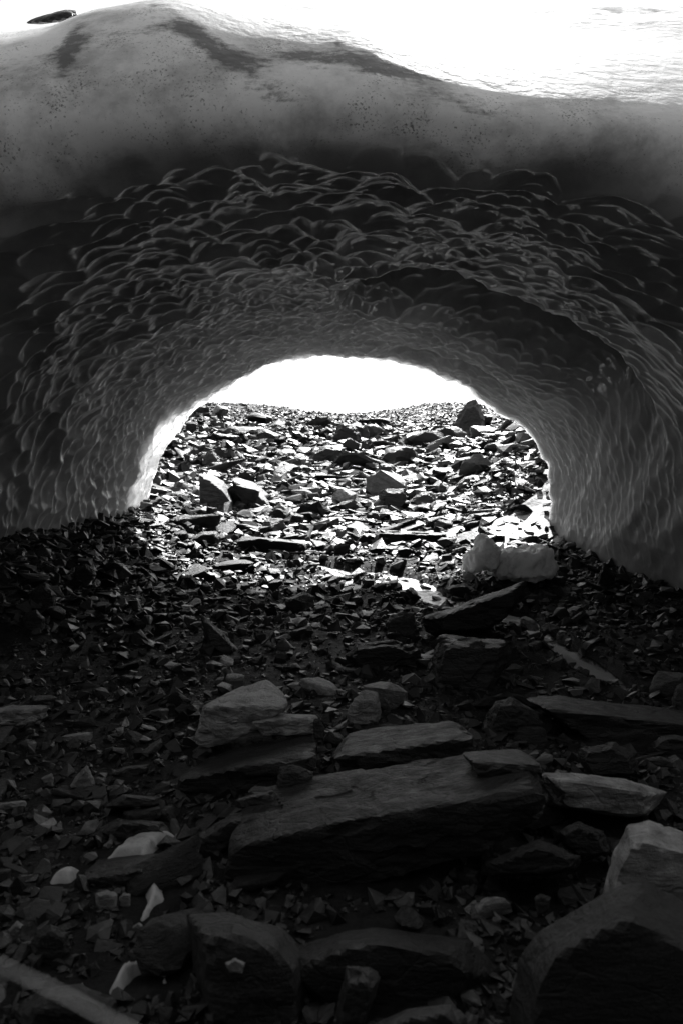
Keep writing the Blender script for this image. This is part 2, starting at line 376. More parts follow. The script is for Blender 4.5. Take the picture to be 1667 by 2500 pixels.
# outer surface radius, solved along each spoke
yo = np.concatenate([np.linspace(Y0I, 8.2, 80)[:-1], np.linspace(8.2, Y1I, NO-79)])[None, :]
YEND = Y1I - 0.45 - 1.45*sst(2.0, 2.6, th)
To = np.broadcast_to(th, (NT, yo.shape[1])); Yo = Y0I + (yo-Y0I)*(YEND-Y0I)/(Y1I-Y0I)
lo = r_in(To, Yo)+0.12; hi = np.full_like(lo, 14.0)
f = lambda r: CZ+r*np.sin(To) - z_out(r*np.cos(To), Yo)
for _ in range(28):
    mid = (lo+hi)/2; g = f(mid) > 0; hi = np.where(g, mid, hi); lo = np.where(g, lo, mid)
Ro = (lo+hi)/2
lip_gap = np.clip(Ro[:, :1]-r_in(th, np.full((1, 1), Y0I)), 0.05, 0.55)
R = R + roll*lip_gap
ts = np.linspace(0, 1, NF+2)[1:-1][None, :]
Rf = Ro[:, :1]*ts + R[:, :1]*(1-ts); Yf = np.full_like(Rf, Y0I) - 0.05*np.sin(np.pi*ts)
te = (np.linspace(0, 1, NE+2)[1:-1][None, :])**3
Re = R[:, -1:]*(1-te) + Ro[:, -1:]*te; Ye = Y1I + (YEND-Y1I)*te**(.6-.44*sst(2.0, 2.6, th)) + 0*Re
# loop: inner front->back, exit edge, outer back->front, front face
Rl = np.concatenate([R, Re, Ro[:, ::-1], Rf[:, ::-1]], 1); Yl = np.concatenate([Yv, Ye, Yo[:, ::-1], Yf[:, ::-1]], 1)
Tl = np.broadcast_to(th, Rl.shape)
half = Rl.shape[1]//2
Rl = np.roll(Rl, half, 1); Yl = np.roll(Yl, half, 1)
wm = np.exp(-((np.arange(Rl.shape[1])-half+NF/2)/46.0)**4)[None, :]
for _ in range(420):
    for arr in (Rl, Yl):
        arr[:, 1:-1] += wm[:, 1:-1]*0.5*((arr[:, :-2]+arr[:, 2:])/2-arr[:, 1:-1])
Rl = np.roll(Rl, -half, 1); Yl = np.roll(Yl, -half, 1)
wob = 0.11*sst(11.6, 12.9, Yl)*(perlin(P3(Tl*9, Rl*1.0, 3.1)) + .7*perlin(P3(Tl*25, Rl*1.5, 7.1)) + .4*perlin(P3(Tl*60, Rl*2, 4.1)))
Yl = Yl + wob
V = np.stack([Rl*np.cos(Tl), Yl, CZ + Rl*np.sin(Tl)], -1)
nl = Rl.shape[1]
ix = np.arange(NT*nl).reshape(NT, nl); ix = np.concatenate([ix, ix[:, :1]], 1)
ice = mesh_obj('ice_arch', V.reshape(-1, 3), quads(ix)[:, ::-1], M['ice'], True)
bm = bmesh.new(); bm.from_mesh(ice.data); bm.verts.ensure_lookup_table()
for row in (ix[0, :-1], ix[-1, ::-1][:-1]):
    try: bm.faces.new([bm.verts[int(i)] for i in row])
    except ValueError: pass
bmesh.ops.recalc_face_normals(bm, faces=bm.faces); bm.to_mesh(ice.data); bm.free()
snow = np.concatenate([np.maximum(np.maximum(1-sst(4.72, 5.25, Yv+0.3*perlin(P3(T*3, Yv*1.2, 1.2))), .55*sst(9.0, 12.6, Yv)*(.35+.65*sst(.5, 1.3, T))*(1-smooth_mask)), sst(2.2, 2.6, T)*sst(10.9, 12.0, Yv)), 1+0*Re, np.ones_like(Ro), 1+0*Rf], 1)  # real snow, plus ice whitened toward exit and left foot to imitate glow
xs_o = Ro*np.cos(To)
VX, VY, VZ = V[..., 0], V[..., 1], V[..., 2]
front = VY < 7.5
crust = np.exp(-((VY-(4.95 + 0.25*perlin(P3(VX*1.3, VX*0, 3.3))))/.11)**2)*(VZ > 4.55)*(.7+.9*perlin(P3(VX*2.2, VY*2, VZ*3)))*np.interp(VX, [-3, -2, -1.2, 0.2, 1.2, 2.5], [.3, .55, .5, .85, .5, .3])
streak = np.exp(-((VX + 1.05 - 0.9*(5.0-VZ) )/.16)**2)*(VY < 5.6)*.40 + np.exp(-((VX + 2.0 - 0.1*(5.0-VZ))/.10)**2)*(VY < 5.3)*(VZ > 4.5)*.5
streak = streak + np.exp(-((VX - 0.1 - 1.2*(4.9-VZ))/.3)**2)*(VY < 5.6)*.42
outer_m = np.concatenate([np.zeros_like(R), np.zeros_like(Re), np.ones_like(Ro), np.ones_like(Rf)], 1)
dirt = np.clip(crust*outer_m + streak*front + (.27-.05*sst(0, 1.5, VX))*outer_m, 0, 1)*(1-sst(5.7, 6.4, VY)*(1-outer_m))
recess_shade = np.concatenate([recess_shade_mask, 0*Re, 0*Ro, 0*Rf], 1); attr(ice, 'recess_shade', recess_shade)
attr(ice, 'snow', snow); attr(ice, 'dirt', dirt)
tag(ice, 'huge scalloped glacier ice arch vaulting over the stony ground, snow on top', 'ice arch')

# ------------------------------------------------------------------ stream
d = np.stack([np.gradient(SPX), np.gradient(SPY)], -1); d /= np.linalg.norm(d, axis=1)[:, None]
nrm = np.stack([-d[:, 1], d[:, 0]], -1); NW = 25; wv_ = np.linspace(-1.25, 1.25, NW)
sx = SPX[:, None] + nrm[:, :1]*wv_*SPW[:, None]; sy = SPY[:, None] + nrm[:, 1:]*wv_*SPW[:, None]
cz = ground(SPX, SPY)
for _ in range(8): cz[1:-1] = (cz[:-2]+2*cz[1:-1]+cz[2:])/4
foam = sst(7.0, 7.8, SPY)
sz = cz[:, None] + 0.045 + (0.006 + 0.035*foam[:, None])*fbm(P3(sx*4, sy*4, 1.0), 3)
st = mesh_obj('stream', np.stack([sx, sy, sz], -1).reshape(-1, 3), quads(np.arange(sx.size).reshape(sx.shape)), M['water'], True)
attr(st, 'foam', np.broadcast_to(foam[:, None], sx.shape)); tag(st, kind='structure')

# ------------------------------------------------------------------ rock builder
_ico = {}
def ico(n):
    if n not in _ico:
        b = bmesh.new(); bmesh.ops.create_icosphere(b, subdivisions=n, radius=1)
        _ico[n] = (np.array([v.co[:] for v in b.verts]), np.array([[v.index for v in f.verts] for f in b.faces])); b.free()
    return _ico[n]
def hull_planes(pts):
    b = bmesh.new()
    for p in pts: b.verts.new(p)
    bmesh.ops.convex_hull(b, input=b.verts); b.normal_update()
    c = np.mean(pts, 0); out = {}
    for f in b.faces:
        n = np.array(f.normal); d = float(np.dot(n, np.array(f.verts[0].co)-c))
        if d < 0: n, d = -n, -d
        if d > 1e-5: out[tuple(np.round(n, 1))] = (n, d)
    b.free(); return c, list(out.values())
def rock_mesh(pts, sub, seed, rough=0.02, p=220):
    pts = np.asarray(pts, float); ext = (pts.max(0)-pts.min(0)); ext = np.maximum(ext, 0.02)
    c0 = (pts.max(0)+pts.min(0))/2; q = (pts-c0)/ext*2
    c, pl = hull_planes(q)
    v, fc = ico(sub)
    acc = 0
    for n, dd in pl: acc = acc + np.clip(v@n/dd, 0, None)**p
    r = acc**(-1/p)
    so = seed*3.71
    s = ext.mean()
    w = (v*r[:, None] + c)*ext/2
    nz = fbm(w/s*2.2 + so, 4)*rough*1.3 + 0.6*rough*perlin(w/s*np.array([1.5, 1.5, 11]) + so)
    # broken plates: every cell of a flattened jittered lattice is chipped back by its own amount
    if sub >= 4:
        tl = np.array([[1, .2*math.sin(seed), .25*math.cos(seed*2)], [0, 1, .2*math.sin(seed*3)], [-.2, .15, 1]])
        for sc, am in ((3.2, 1.7), (7.5, 0.8)):
            q = (w/s)@tl*np.array([1, 1, 2.4])*sc + so + 0.25*np.stack([perlin(w/s*6+so), perlin(w/s*6+so+5), perlin(w/s*6+so+11)], -1)
            iq = np.floor(q).astype(np.int64); bd = np.full(len(q), 9.0); bv = np.zeros(len(q))
            for dx in (-1, 0, 1):
                for dy in (-1, 0, 1):
                    for dz in (-1, 0, 1):
                        cc = iq+np.array([dx, dy, dz]); h = _P[_P[_P[cc[:, 0] & 511]+(cc[:, 1] & 511)]+(cc[:, 2] & 511)]
                        ctr = cc + np.stack([h % 17/17, h % 29/29, h % 13/13], -1)
                        dd_ = ((q-ctr)**2).sum(1); k = dd_ < bd; bd = np.where(k, dd_, bd); bv = np.where(k, (h % 97)/97.0, bv)
            nz = nz - am*rough*np.clip(bv-.35, 0, 1)
    ch = np.clip(perlin(w/s*5.0 + so + 9), 0.05, 1)-0.05
    r = r*(1 + nz*2 - ch*rough*1.6)
    return (v*r[:, None] + c)*ext/2 + c0, fc
EXCL = []
HERO = []       # (name for relations, x, y) of placed rocks
def w3(px, py, y): return np.array([(px-CX)/F*y, y, CAMZ+(HZ-py)/F*y])
def hero(short, label, outline, tone='grey', y=None, depth=None, fe=None, sub=4, rough=0.03, lift=0.0, cat='rock', name='rock', mat=None, group=None, sink=0.06, p=220):
    o = np.array(outline, float)
    pxm = o[:, 0].mean(); pyb = np.sort(o[:, 1])[-2:].mean()
    grounded = y is None
    if grounded: _, y = ray_ground(min(max(pxm, 40), 1630), pyb, ground)
    wid = (o[:, 0].max()-o[:, 0].min())/F*y
    dep = depth or 0.65*wid
    P = []
    c = o.mean(0)
    if fe is None:
        for a in o:
            P.append(w3(*a, y+0.35*dep))
            s = c + (a-c)*0.72 + np.array([0, (o[:, 1].max()-c[1])*0.12]); P.append(w3(*s, y))
            s = c + (a-c)*0.78; P.append(w3(*s, y+dep))
    else:
        fe = np.array(fe, float); fo = np.argsort(fe[:, 0]); fes = fe[fo]
        for a in fe: P.append(w3(*a, y))
        for a in o:
            if a[1] > np.interp(a[0], fes[:, 0], fes[:, 1]) + 1:
                P.append(w3(*a, y+.05*dep)); q = w3(*a, y); q[1] += dep*.85; q[0] *= .97; P.append(q)
            else: P.append(w3(*a, y+dep))
    P = np.array(P)
    if grounded:
        low = P[P[:, 2] < np.percentile(P[:, 2], 30)].copy(); low[:, 2] -= sink*max(.4, wid); P = np.vstack([P, low])
    v, fc = rock_mesh(P, sub, len(HERO)+1, rough, p)
    base = np.array([v[:, 0].mean(), v[:, 1].mean(), v[:, 2].min()])
    if grounded:      # settle so that the lowest part is in the ground
        gz = float(ground(base[0], base[1])); gap = base[2]-gz
        if gap > -0.02:
            k = v[:, 2] < np.percentile(v[:, 2], 25); v[k, 2] -= (gap+0.04)
            base[2] = v[:, 2].min()
    v = v - base
    ob = mesh_obj(name, v, fc, mat or M[tone], True, base + np.array([0, 0, lift]))
    ob.data.set_sharp_from_angle(angle=math.radians(22))
    tag(ob, label, cat, group)
    HERO.append((short, base[0], base[1], ob)); EXCL.append((base[0], base[1], .36*min(wid, 1.2)))
    return ob

G1 = 'named rocks of the cave floor'; G2 = 'named rocks of the sunlit slope'
# --- cave floor, near rocks
hero('big near slab', 'long dark flat-topped slab across the near floor, largest rock in view',
     [(530, 2150), (545, 2085), (590, 2035), (700, 1980), (834, 1940), (1000, 1912), (1150, 1890), (1318, 1900), (1335, 1970), (1310, 2010), (1190, 2100), (1000, 2130), (800, 2150), (620, 2205), (570, 2200)],
     'black', y=2.75, depth=0.75, fe=[(560, 2080), (600, 2062), (834, 2005), (1000, 1985), (1200, 1952), (1325, 1925)], sub=6, rough=0.03)
hero('stone on the slab', 'flat grey stone lying on the right end of the long near slab',
     [(1148, 1857), (1166, 1834), (1214, 1831), (1240, 1847), (1307, 1852), (1323, 1885), (1250, 1916), (1160, 1893)], 'grey', y=2.98, depth=.32,
     fe=[(1150, 1860), (1250, 1886), (1320, 1868)], sub=5)
hero('streaked plank', 'pale streaked plank-shaped slab with ragged end, right of the long near slab',
     [(1318, 1886), (1397, 1887), (1530, 1900), (1631, 1934), (1589, 1995), (1541, 2000), (1466, 1975), (1335, 1968)], 'banded', y=3.1, depth=.45, sub=5, rough=.03)
hero('pale cracked boulder', 'pale cracked boulder cut off by the right edge of the picture',
     [(1469, 2185), (1493, 2079), (1530, 2015), (1583, 1999), (1720, 2045), (1720, 2280), (1480, 2290)], 'pale', y=2.42, depth=.5, sub=5, rough=.02)
hero('dark bottom boulder', 'large plain near-black boulder filling the bottom right corner',
     [(1228, 2600), (1259, 2344), (1312, 2275), (1424, 2217), (1509, 2160), (1573, 2150), (1610, 2190), (1760, 2240), (1760, 2700), (1228, 2700)], 'black', y=1.75, depth=.5, sub=5, rough=.012)
hero('pale block', 'pale angular block with a slanted top at left of the cave floor centre',
     [(481, 1826), (476, 1797), (497, 1722), (575, 1682), (646, 1661), (692, 1688), (702, 1722), (640, 1780), (564, 1812), (511, 1826)], 'pale', y=4.1, depth=.6,
     fe=[(497, 1724), (592, 1748), (640, 1742), (702, 1722)], sub=5)
hero('flat pale stone', 'flat-topped pale oblong stone leaning on the pale angular block',
     [(612, 1760), (633, 1741), (766, 1744), (772, 1794), (644, 1800)], 'pale', y=4.05, depth=.35, fe=[(614, 1765), (700, 1752), (768, 1750)], sub=4)
hero('end stone', 'small grey stone at the right end of the flat pale oblong stone', [(764, 1757), (780, 1752), (793, 1775), (790, 1805), (766, 1806)], 'grey', y=4.05, sub=4)
hero('pale rounded boulder', 'pale rounded boulder with a lopsided peak beside the small water gleam',
     [(842, 1772), (850, 1720), (888, 1681), (922, 1688), (931, 1735), (925, 1765), (890, 1776)], 'pale', sub=5)
hero('broad black slab', 'broad near-black slab below the pale angular block',
     [(430, 1900), (480, 1850), (600, 1818), (740, 1805), (772, 1830), (770, 1880), (700, 1940), (560, 1962), (440, 1958)], 'black', y=3.55, depth=.7,
     fe=[(440, 1905), (600, 1870), (770, 1850)], sub=5)
hero('round boulder', 'rounded dark grey boulder against the back of the long near slab', [(673, 1925), (682, 1872), (715, 1864), (765, 1885), (771, 1925), (745, 1956), (700, 1958)], 'grey', y=3.3, sub=5)
hero('black block', 'near-black square block behind the middle of the long near slab',
     [(800, 1850), (850, 1785), (1000, 1772), (1120, 1768), (1158, 1790), (1160, 1850), (1100, 1910), (840, 1935)], 'black', y=3.5, depth=.7, fe=[(810, 1850), (980, 1832), (1158, 1800)], sub=5)
hero('leaning left slab', 'dark layered slab leaning against the left end of the long near slab',
     [(436, 2092), (480, 2040), (570, 1983), (628, 1972), (600, 2020), (553, 2075), (479, 2110)], 'dark', y=3.0, depth=.35, sub=5)
hero('domed dark rock', 'dark dome-shaped rock left of the long low slab at right',
     [(1169, 1778), (1206, 1706), (1249, 1701), (1312, 1738), (1366, 1772), (1360, 1802), (1180, 1798)], 'dark', sub=5)
hero('long low slab', 'long low dark slab running out of the right edge below the pool',
     [(1275, 1703), (1366, 1696), (1720, 1738), (1720, 1815), (1472, 1815), (1371, 1765)], 'dark', depth=.6, fe=[(1330, 1730), (1480, 1752), (1720, 1775)], sub=5, rough=.03)
hero('dark hump', 'dark humped boulder behind the pale streaked plank', [(1404, 1848), (1414, 1826), (1499, 1811), (1552, 1840), (1566, 1895), (1435, 1900)], 'dark', y=3.6, sub=5)
hero('flat chip', 'thin flat grey chip of rock on the slope behind the pale streaked plank', [(1570, 1852), (1610, 1845), (1648, 1860), (1652, 1876), (1605, 1872)], 'grey', y=3.55, sub=4)
hero('right shoulder rock', 'dark rock cut by the right edge above the flat grey chip', [(1573, 1832), (1605, 1797), (1642, 1791), (1720, 1802), (1720, 1860)], 'dark', sub=4)
hero('right edge stone', 'round grey stone cut by the right edge beside the dark pool', [(1637, 1700), (1650, 1670), (1720, 1660), (1720, 1745), (1640, 1735)], 'grey', sub=4)
hero('veined rock', 'veined dark rock wedged under the pale streaked plank', [(1360, 2030), (1408, 2002), (1435, 2020), (1472, 2028), (1493, 2082), (1424, 2105), (1366, 2062)], 'dark', y=2.85, sub=5)
hero('smooth low rock', 'smooth low dark rock under the right end of the long near slab', [(1175, 2105), (1312, 2047), (1419, 2089), (1413, 2120), (1339, 2140), (1190, 2140)], 'black', y=2.62, sub=5)
hero('bottom block', 'dark grey block with a square top at the bottom centre edge', [(820, 2460), (845, 2355), (903, 2358), (932, 2382), (900, 2480), (870, 2560), (800, 2560)], 'dark', y=1.98, sub=5, depth=.25)
hero('bottom pale dome', 'low grey dome of rock cut by the bottom edge right of centre', [(915, 2500), (990, 2462), (1105, 2448), (1140, 2482), (1140, 2580), (915, 2580)], 'grey', y=1.85, sub=5, depth=.3)
hero('ridge-edged boulder', 'big dark boulder at the bottom with a sharp bright left edge', [(452, 2228), (466, 2330), (488, 2520), (780, 2560), (760, 2330), (690, 2262), (560, 2222)], 'dark', y=2.05, depth=.6, sub=5, rough=.02)
hero('pebble on boulder', 'pale pebble lying on the big sharp-edged boulder at the bottom', [(549, 2352), (575, 2338), (601, 2350), (592, 2378), (560, 2374)], 'pale', y=2.0, sub=4)
hero('triangle stone', 'pale triangular stone standing at the left of the cave floor', [(165, 1926), (190, 1890), (215, 1864), (234, 1912), (229, 1932)], 'pale', sub=4)
hero('left pale slab', 'pale flat slab cut by the left edge of the picture', [(-40, 1735), (32, 1720), (125, 1721), (117, 1754), (69, 1778), (-40, 1772)], 'pale', sub=5, depth=.4)
hero('left brick stone', 'small brick-shaped pale stone below the left flat slab', [(141, 1797), (180, 1790), (229, 1786), (229, 1811), (143, 1815)], 'pale', sub=4)
hero('little left wedge', 'little pale wedge left of the pale triangular stone', [(100, 1900), (128, 1886), (137, 1909), (117, 1918)], 'pale', sub=4)
hero('left broken stone', 'pale broken stone lying across the left edge', [(-30, 1964), (30, 1956), (66, 1953), (68, 1974), (-30, 1982)], 'pale', sub=4)
hero('flat grey flake', 'flat grey flake right of the pale triangular stone', [(260, 1889), (310, 1870), (372, 1864), (367, 1884), (308, 1905)], 'grey', sub=4)
hero('twin upper stone', 'upper of two grey stones stacked in the left rubble', [(255, 1969), (298, 1938), (394, 1945), (396, 1966), (303, 1974)], 'grey', sub=4, y=3.3)
hero('twin lower stone', 'lower of two grey stones stacked in the left rubble', [(300, 1980), (394, 1967), (398, 1992), (340, 2018), (310, 2012)], 'grey', sub=4)
hero('slab between snow', 'dark layered slab lying between the snow patches at lower left', [(178, 2166), (207, 2121), (298, 2098), (362, 2116), (345, 2150), (255, 2178)], 'dark', sub=5, depth=.25, fe=[(185, 2150), (270, 2140), (355, 2125)])
hero('left edge block', 'grey block cut by the left edge below the rubble', [(-30, 2122), (27, 2119), (29, 2153), (-30, 2160)], 'grey', sub=4)
hero('pale pair left', 'left of two pale stones in front of the slab between snow patches', [(233, 2180), (262, 2172), (288, 2182), (285, 2222), (236, 2224)], 'pale', sub=4)
hero('pale pair right', 'right of two pale stones in front of the slab between snow patches', [(290, 2190), (305, 2178), (321, 2182), (319, 2214), (292, 2216)], 'pale', sub=4)
hero('bottom left chip', 'small pale chip at the lower left edge of the picture', [(19, 2272), (43, 2247), (60, 2258), (37, 2298)], 'pale', sub=4)
hero('bottom left cube', 'small grey cube-shaped stone right of the pale chip at lower left', [(62, 2240), (90, 2234), (95, 2265), (66, 2272)], 'grey', sub=4)
hero('round dark stone', 'smooth round dark boulder behind the blurred pale pole', [(69, 2330), (85, 2275), (125, 2252), (165, 2275), (178, 2325), (150, 2362), (90, 2362)], 'dark', sub=5)
hero('splinter', 'short pale splinter of rock below the long snow patch', [(314, 2268), (340, 2251), (352, 2259), (325, 2280)], 'pale', sub=4)
hero('tiny triangle', 'tiny pale three-cornered stone beside the lowest snow patch', [(189, 2416), (202, 2397), (214, 2426)], 'pale', sub=4)
hero('behind-slab stone', 'grey stone tucked behind the left end of the long near slab', [(569, 1953), (612, 1940), (670, 1928), (694, 1967), (580, 1975)], 'grey', y=3.15, sub=4)
hero('slab pebble', 'small pale pebble on the middle of the long near slab', [(986, 1911), (1015, 1890), (1049, 1890), (1050, 1912)], 'pale', y=3.2, sub=3, depth=.08)
hero('dark slab pebble', 'small dark pebble on the middle of the long near slab', [(980, 1940), (1000, 1922), (1031, 1930), (1028, 1950)], 'dark', y=3.0, sub=3, depth=.08)
hero('gap stone', 'small grey stone glimpsed in the dark hollow under the slab', [(1302, 2190), (1318, 2180), (1345, 2190), (1338, 2225), (1310, 2240)], 'grey', y=2.45, sub=4)
hero('hollow boulder', 'broad near-black boulder in the hollow in front of the long near slab', [(640, 2380), (690, 2320), (820, 2275), (930, 2262), (1150, 2290), (1235, 2370), (1180, 2490), (760, 2490)], 'black', y=2.12, depth=.45, sub=5, rough=.02)
hero('corner slab', 'flat dark slab in the bottom left corner under the blurred stick', [(30, 2470), (90, 2415), (200, 2400), (290, 2440), (310, 2540), (40, 2560)], 'dark', y=2.0, sub=5, depth=.3)
hero('shade slab', 'dark flat slab left of the long near slab, above the largest snow patch', [(220, 2030), (290, 1998), (400, 2005), (430, 2035), (380, 2050), (260, 2056)], 'dark', sub=5)
# --- rounded boulders in the left bank
for sh, lb, pts in (('bank dome', 'rounded dark boulder highest on the left debris bank', [(250, 1406), (256, 1376), (280, 1362), (302, 1378), (305, 1408)]),
        ('bank egg', 'egg-shaped dark boulder in the middle of the left debris bank', [(174, 1428), (184, 1385), (212, 1372), (236, 1400), (232, 1430)]),
        ('bank edge stone', 'dark boulder cut by the left edge on the debris bank', [(-30, 1440), (-20, 1392), (15, 1384), (30, 1410), (26, 1442)]),
        ('bank wide stone', 'wide dark boulder low on the left debris bank', [(62, 1488), (74, 1436), (110, 1420), (140, 1450), (136, 1492)]),
        ('bank foot stone', 'dark squat boulder at the foot of the left debris bank', [(50, 1540), (60, 1498), (90, 1486), (112, 1510), (108, 1542)])):
    hero(sh, lb, pts, 'dark', sub=4, rough=.04, p=40)
# --- cave floor, middle distance
hero('striped square block', 'dark striped square-topped block in the middle of the cave floor', [(1050, 1600), (1066, 1556), (1160, 1556), (1248, 1560), (1252, 1590), (1200, 1690), (1042, 1682)], 'dark', sub=5, depth=.6)
hero('grey knob', 'rounded grey boulder left of the long tilted plank rock', [(940, 1520), (955, 1498), (985, 1490), (1009, 1496), (1027, 1552), (946, 1556)], 'grey', sub=5)
hero('tilted plank', 'long black plank-shaped rock tilted up to the right in front of the stream',
     [(1018, 1510), (1140, 1468), (1259, 1428), (1283, 1416), (1288, 1448), (1245, 1507), (1174, 1548), (1036, 1550)], 'black', y=7.0, depth=.7, sub=5)
hero('upright blade', 'upright grey blade of rock in the dark rubble at left', [(484, 1497), (500, 1502), (545, 1545), (585, 1587), (564, 1602), (511, 1580)], 'grey', sub=5, depth=.25)
hero('cone stone', 'dark cone-shaped stone at the foot of the right ice wall', [(1454, 1430), (1460, 1400), (1472, 1372), (1498, 1401), (1502, 1435)], 'black', sub=4)
hero('lit wedge', 'small wedge stone with a lit top right of the lower stream', [(1377, 1520), (1424, 1488), (1432, 1498), (1404, 1522)], 'grey', sub=4)
hero('dark ramp', 'low dark ramp of rock left of the striped square block', [(840, 1600), (870, 1570), (960, 1560), (1030, 1585), (1040, 1625), (860, 1640)], 'black', sub=5)
hero('stream black rock', 'near-black angular rock standing in the lit stream', [(1084, 1436), (1100, 1428), (1135, 1424), (1178, 1447), (1150, 1458), (1101, 1460)], 'black', sub=4)
hero('stream stone', 'small dark stone surrounded by bright stream water', [(977, 1428), (994, 1420), (1012, 1428), (1002, 1438)], 'dark', sub=4)
hero('bank rock', 'dark squat rock on the rubble bank at the foot of the bright left ice', [(425, 1432), (440, 1404), (470, 1402), (486, 1425), (470, 1445)], 'black', sub=4)
# --- sunlit slope beyond the arch
hero('left leaning slab', 'dark block with a bright slanted top, left of two leaning slabs beyond the arch',
     [(488, 1245), (486, 1156), (516, 1155), (545, 1172), (562, 1195), (569, 1222), (552, 1245)], 'dark', depth=1.1, fe=[(487, 1158), (516, 1176), (545, 1200), (566, 1224)], sub=5, rough=.012)
hero('right leaning slab', 'long slanting slab with a bright top, right of two leaning slabs beyond the arch',
     [(564, 1166), (583, 1164), (622, 1178), (657, 1206), (663, 1232), (634, 1248), (590, 1225), (570, 1190)], 'dark', depth=1.0, fe=[(566, 1172), (583, 1180), (618, 1200), (645, 1222), (660, 1236)], sub=5, rough=.012)
hero('bright twin', 'small bright stone at the lower end of the right leaning slab', [(672, 1236), (685, 1226), (708, 1244), (700, 1258), (678, 1258)], 'pale', sub=4)
hero('block under twin', 'dark square block in front of the small bright stone', [(698, 1262), (708, 1249), (743, 1257), (744, 1283), (711, 1286)], 'dark', sub=4)
hero('lit ledge', 'flat lit ledge of rock below the leaning slabs', [(571, 1270), (596, 1264), (653, 1284), (660, 1298), (641, 1310), (590, 1302)], 'grey', fe=[(572, 1274), (620, 1290), (658, 1302)], depth=.8, sub=4)
hero('pyramid block', 'low pyramid-shaped block with a lit cap near the left ice foot', [(449, 1318), (497, 1296), (532, 1296), (540, 1313), (536, 1331), (513, 1337), (456, 1331)], 'grey', sub=4)
hero('long dark beam', 'long dark beam-like slab lying level in the left half of the opening', [(574, 1322), (596, 1307), (743, 1321), (750, 1341), (736, 1353), (647, 1348), (596, 1340)], 'black', fe=[(580, 1322), (640, 1314), (746, 1329)], depth=.5, sub=5)
hero('grey cube', 'grey cube of rock between the flat lit ledge and the left ice', [(524, 1286), (529, 1271), (567, 1274), (569, 1293)], 'grey', sub=4)
hero('egg boulder', 'egg-shaped grey boulder high on the left beyond the arch', [(496, 1118), (506, 1102), (522, 1098), (540, 1125), (526, 1142), (500, 1140)], 'grey', sub=4)
hero('ridge cube', 'dark cube-like boulder with a lit corner in the upper left slope', [(613, 1074), (625, 1051), (647, 1046), (689, 1062), (664, 1085)], 'dark', sub=4)
hero('ridge dome', 'large dark dome boulder below the skyline at the middle of the opening', [(812, 1066), (820, 1042), (838, 1031), (862, 1036), (882, 1060), (884, 1084), (815, 1080)], 'dark', sub=5)
hero('broad grey boulder', 'broad low grey boulder below the large dome boulder', [(745, 1131), (759, 1102), (797, 1086), (842, 1092), (848, 1126)], 'dark', sub=5)
hero('skyline pyramid', 'tall pointed grey boulder breaking the skyline at right', [(1099, 1050), (1120, 1008), (1136, 982), (1160, 970), (1173, 990), (1184, 1030), (1182, 1058), (1146, 1062)], 'grey', sub=5)
hero('lit step', 'pale-topped slab just below the tall pointed skyline boulder', [(1072, 1070), (1080, 1056), (1115, 1049), (1129, 1064), (1101, 1078)], 'grey', fe=[(1073, 1066), (1095, 1064), (1128, 1068)], depth=1.2, sub=4)
hero('rim-lit dome', 'domed grey boulder with a bright rim in the right middle slope', [(996, 1224), (1022, 1202), (1053, 1198), (1064, 1216), (1064, 1234), (1025, 1240)], 'grey', sub=5)
hero('black dome', 'black domed boulder left of the long plank on the snow', [(1028, 1290), (1039, 1267), (1067, 1260), (1087, 1279), (1090, 1296)], 'black', sub=4)
hero('small lit wedge', 'small sharp wedge with a white face in the centre of the slope', [(888, 1234), (898, 1218), (923, 1236), (918, 1246)], 'pale', sub=4)
hero('bright tilted flake', 'thin bright tilted flake right of the slope centre', [(916, 1188), (950, 1170), (981, 1172), (972, 1184), (925, 1194)], 'pale', depth=.9, fe=[(918, 1190), (970, 1186)], sub=4)
hero('large lit slab', 'large lit tilted slab left of the long level slab at centre', [(845, 1278), (874, 1270), (912, 1290), (910, 1304), (877, 1307), (848, 1302)], 'grey', fe=[(846, 1286), (880, 1298), (911, 1300)], depth=.9, sub=4)
hero('level slab', 'long level dark slab with a thin bright edge in front of the slope', [(918, 1322), (946, 1294), (1087, 1300), (1090, 1326), (925, 1330)], 'black', fe=[(925, 1302), (1088, 1306)], depth=.5, sub=5)
hero('plank on snow', 'dark plank of rock lying on the snow bank at right', [(1130, 1270), (1146, 1256), (1225, 1243), (1234, 1255), (1153, 1282)], 'dark', depth=.5, sub=4)
hero('stake rock', 'thin dark stake-like rock sloping down behind the fallen ice', [(1163, 1298), (1170, 1281), (1220, 1318), (1213, 1326)], 'black', sub=4, depth=.3)
hero('right grey boulder', 'grey slanted boulder on the right slope above the snow bank', [(1106, 1188), (1132, 1164), (1160, 1159), (1165, 1180), (1122, 1198)], 'grey', sub=4)
hero('dark tilt', 'dark tilted block left of the grey slanted boulder', [(1065, 1198), (1074, 1176), (1103, 1192), (1099, 1206)], 'dark', sub=4)
hero('left bank block', 'dark rectangular block against the left ice edge high on the slope', [(441, 1055), (453, 1030), (484, 1028), (489, 1058)], 'black', sub=4)
hero('leaning pair', 'dark leaning slab above the centre of the slope', [(912, 1154), (929, 1130), (960, 1132), (968, 1145), (929, 1172)], 'dark', sub=4)
hero('centre black block', 'black cubic block in the centre right of the slope', [(922, 1202), (940, 1192), (991, 1192), (993, 1232), (929, 1258)], 'black', sub=4)
hero('right edge rock', 'dark rock touching the right ice edge above the snow bank', [(1268, 1142), (1304, 1125), (1328, 1140), (1275, 1158)], 'black', sub=4)
hero('skyline bump', 'tiny dark stone on the left skyline', [(586, 990), (592, 984), (604, 985), (608, 993)], 'black', sub=3)

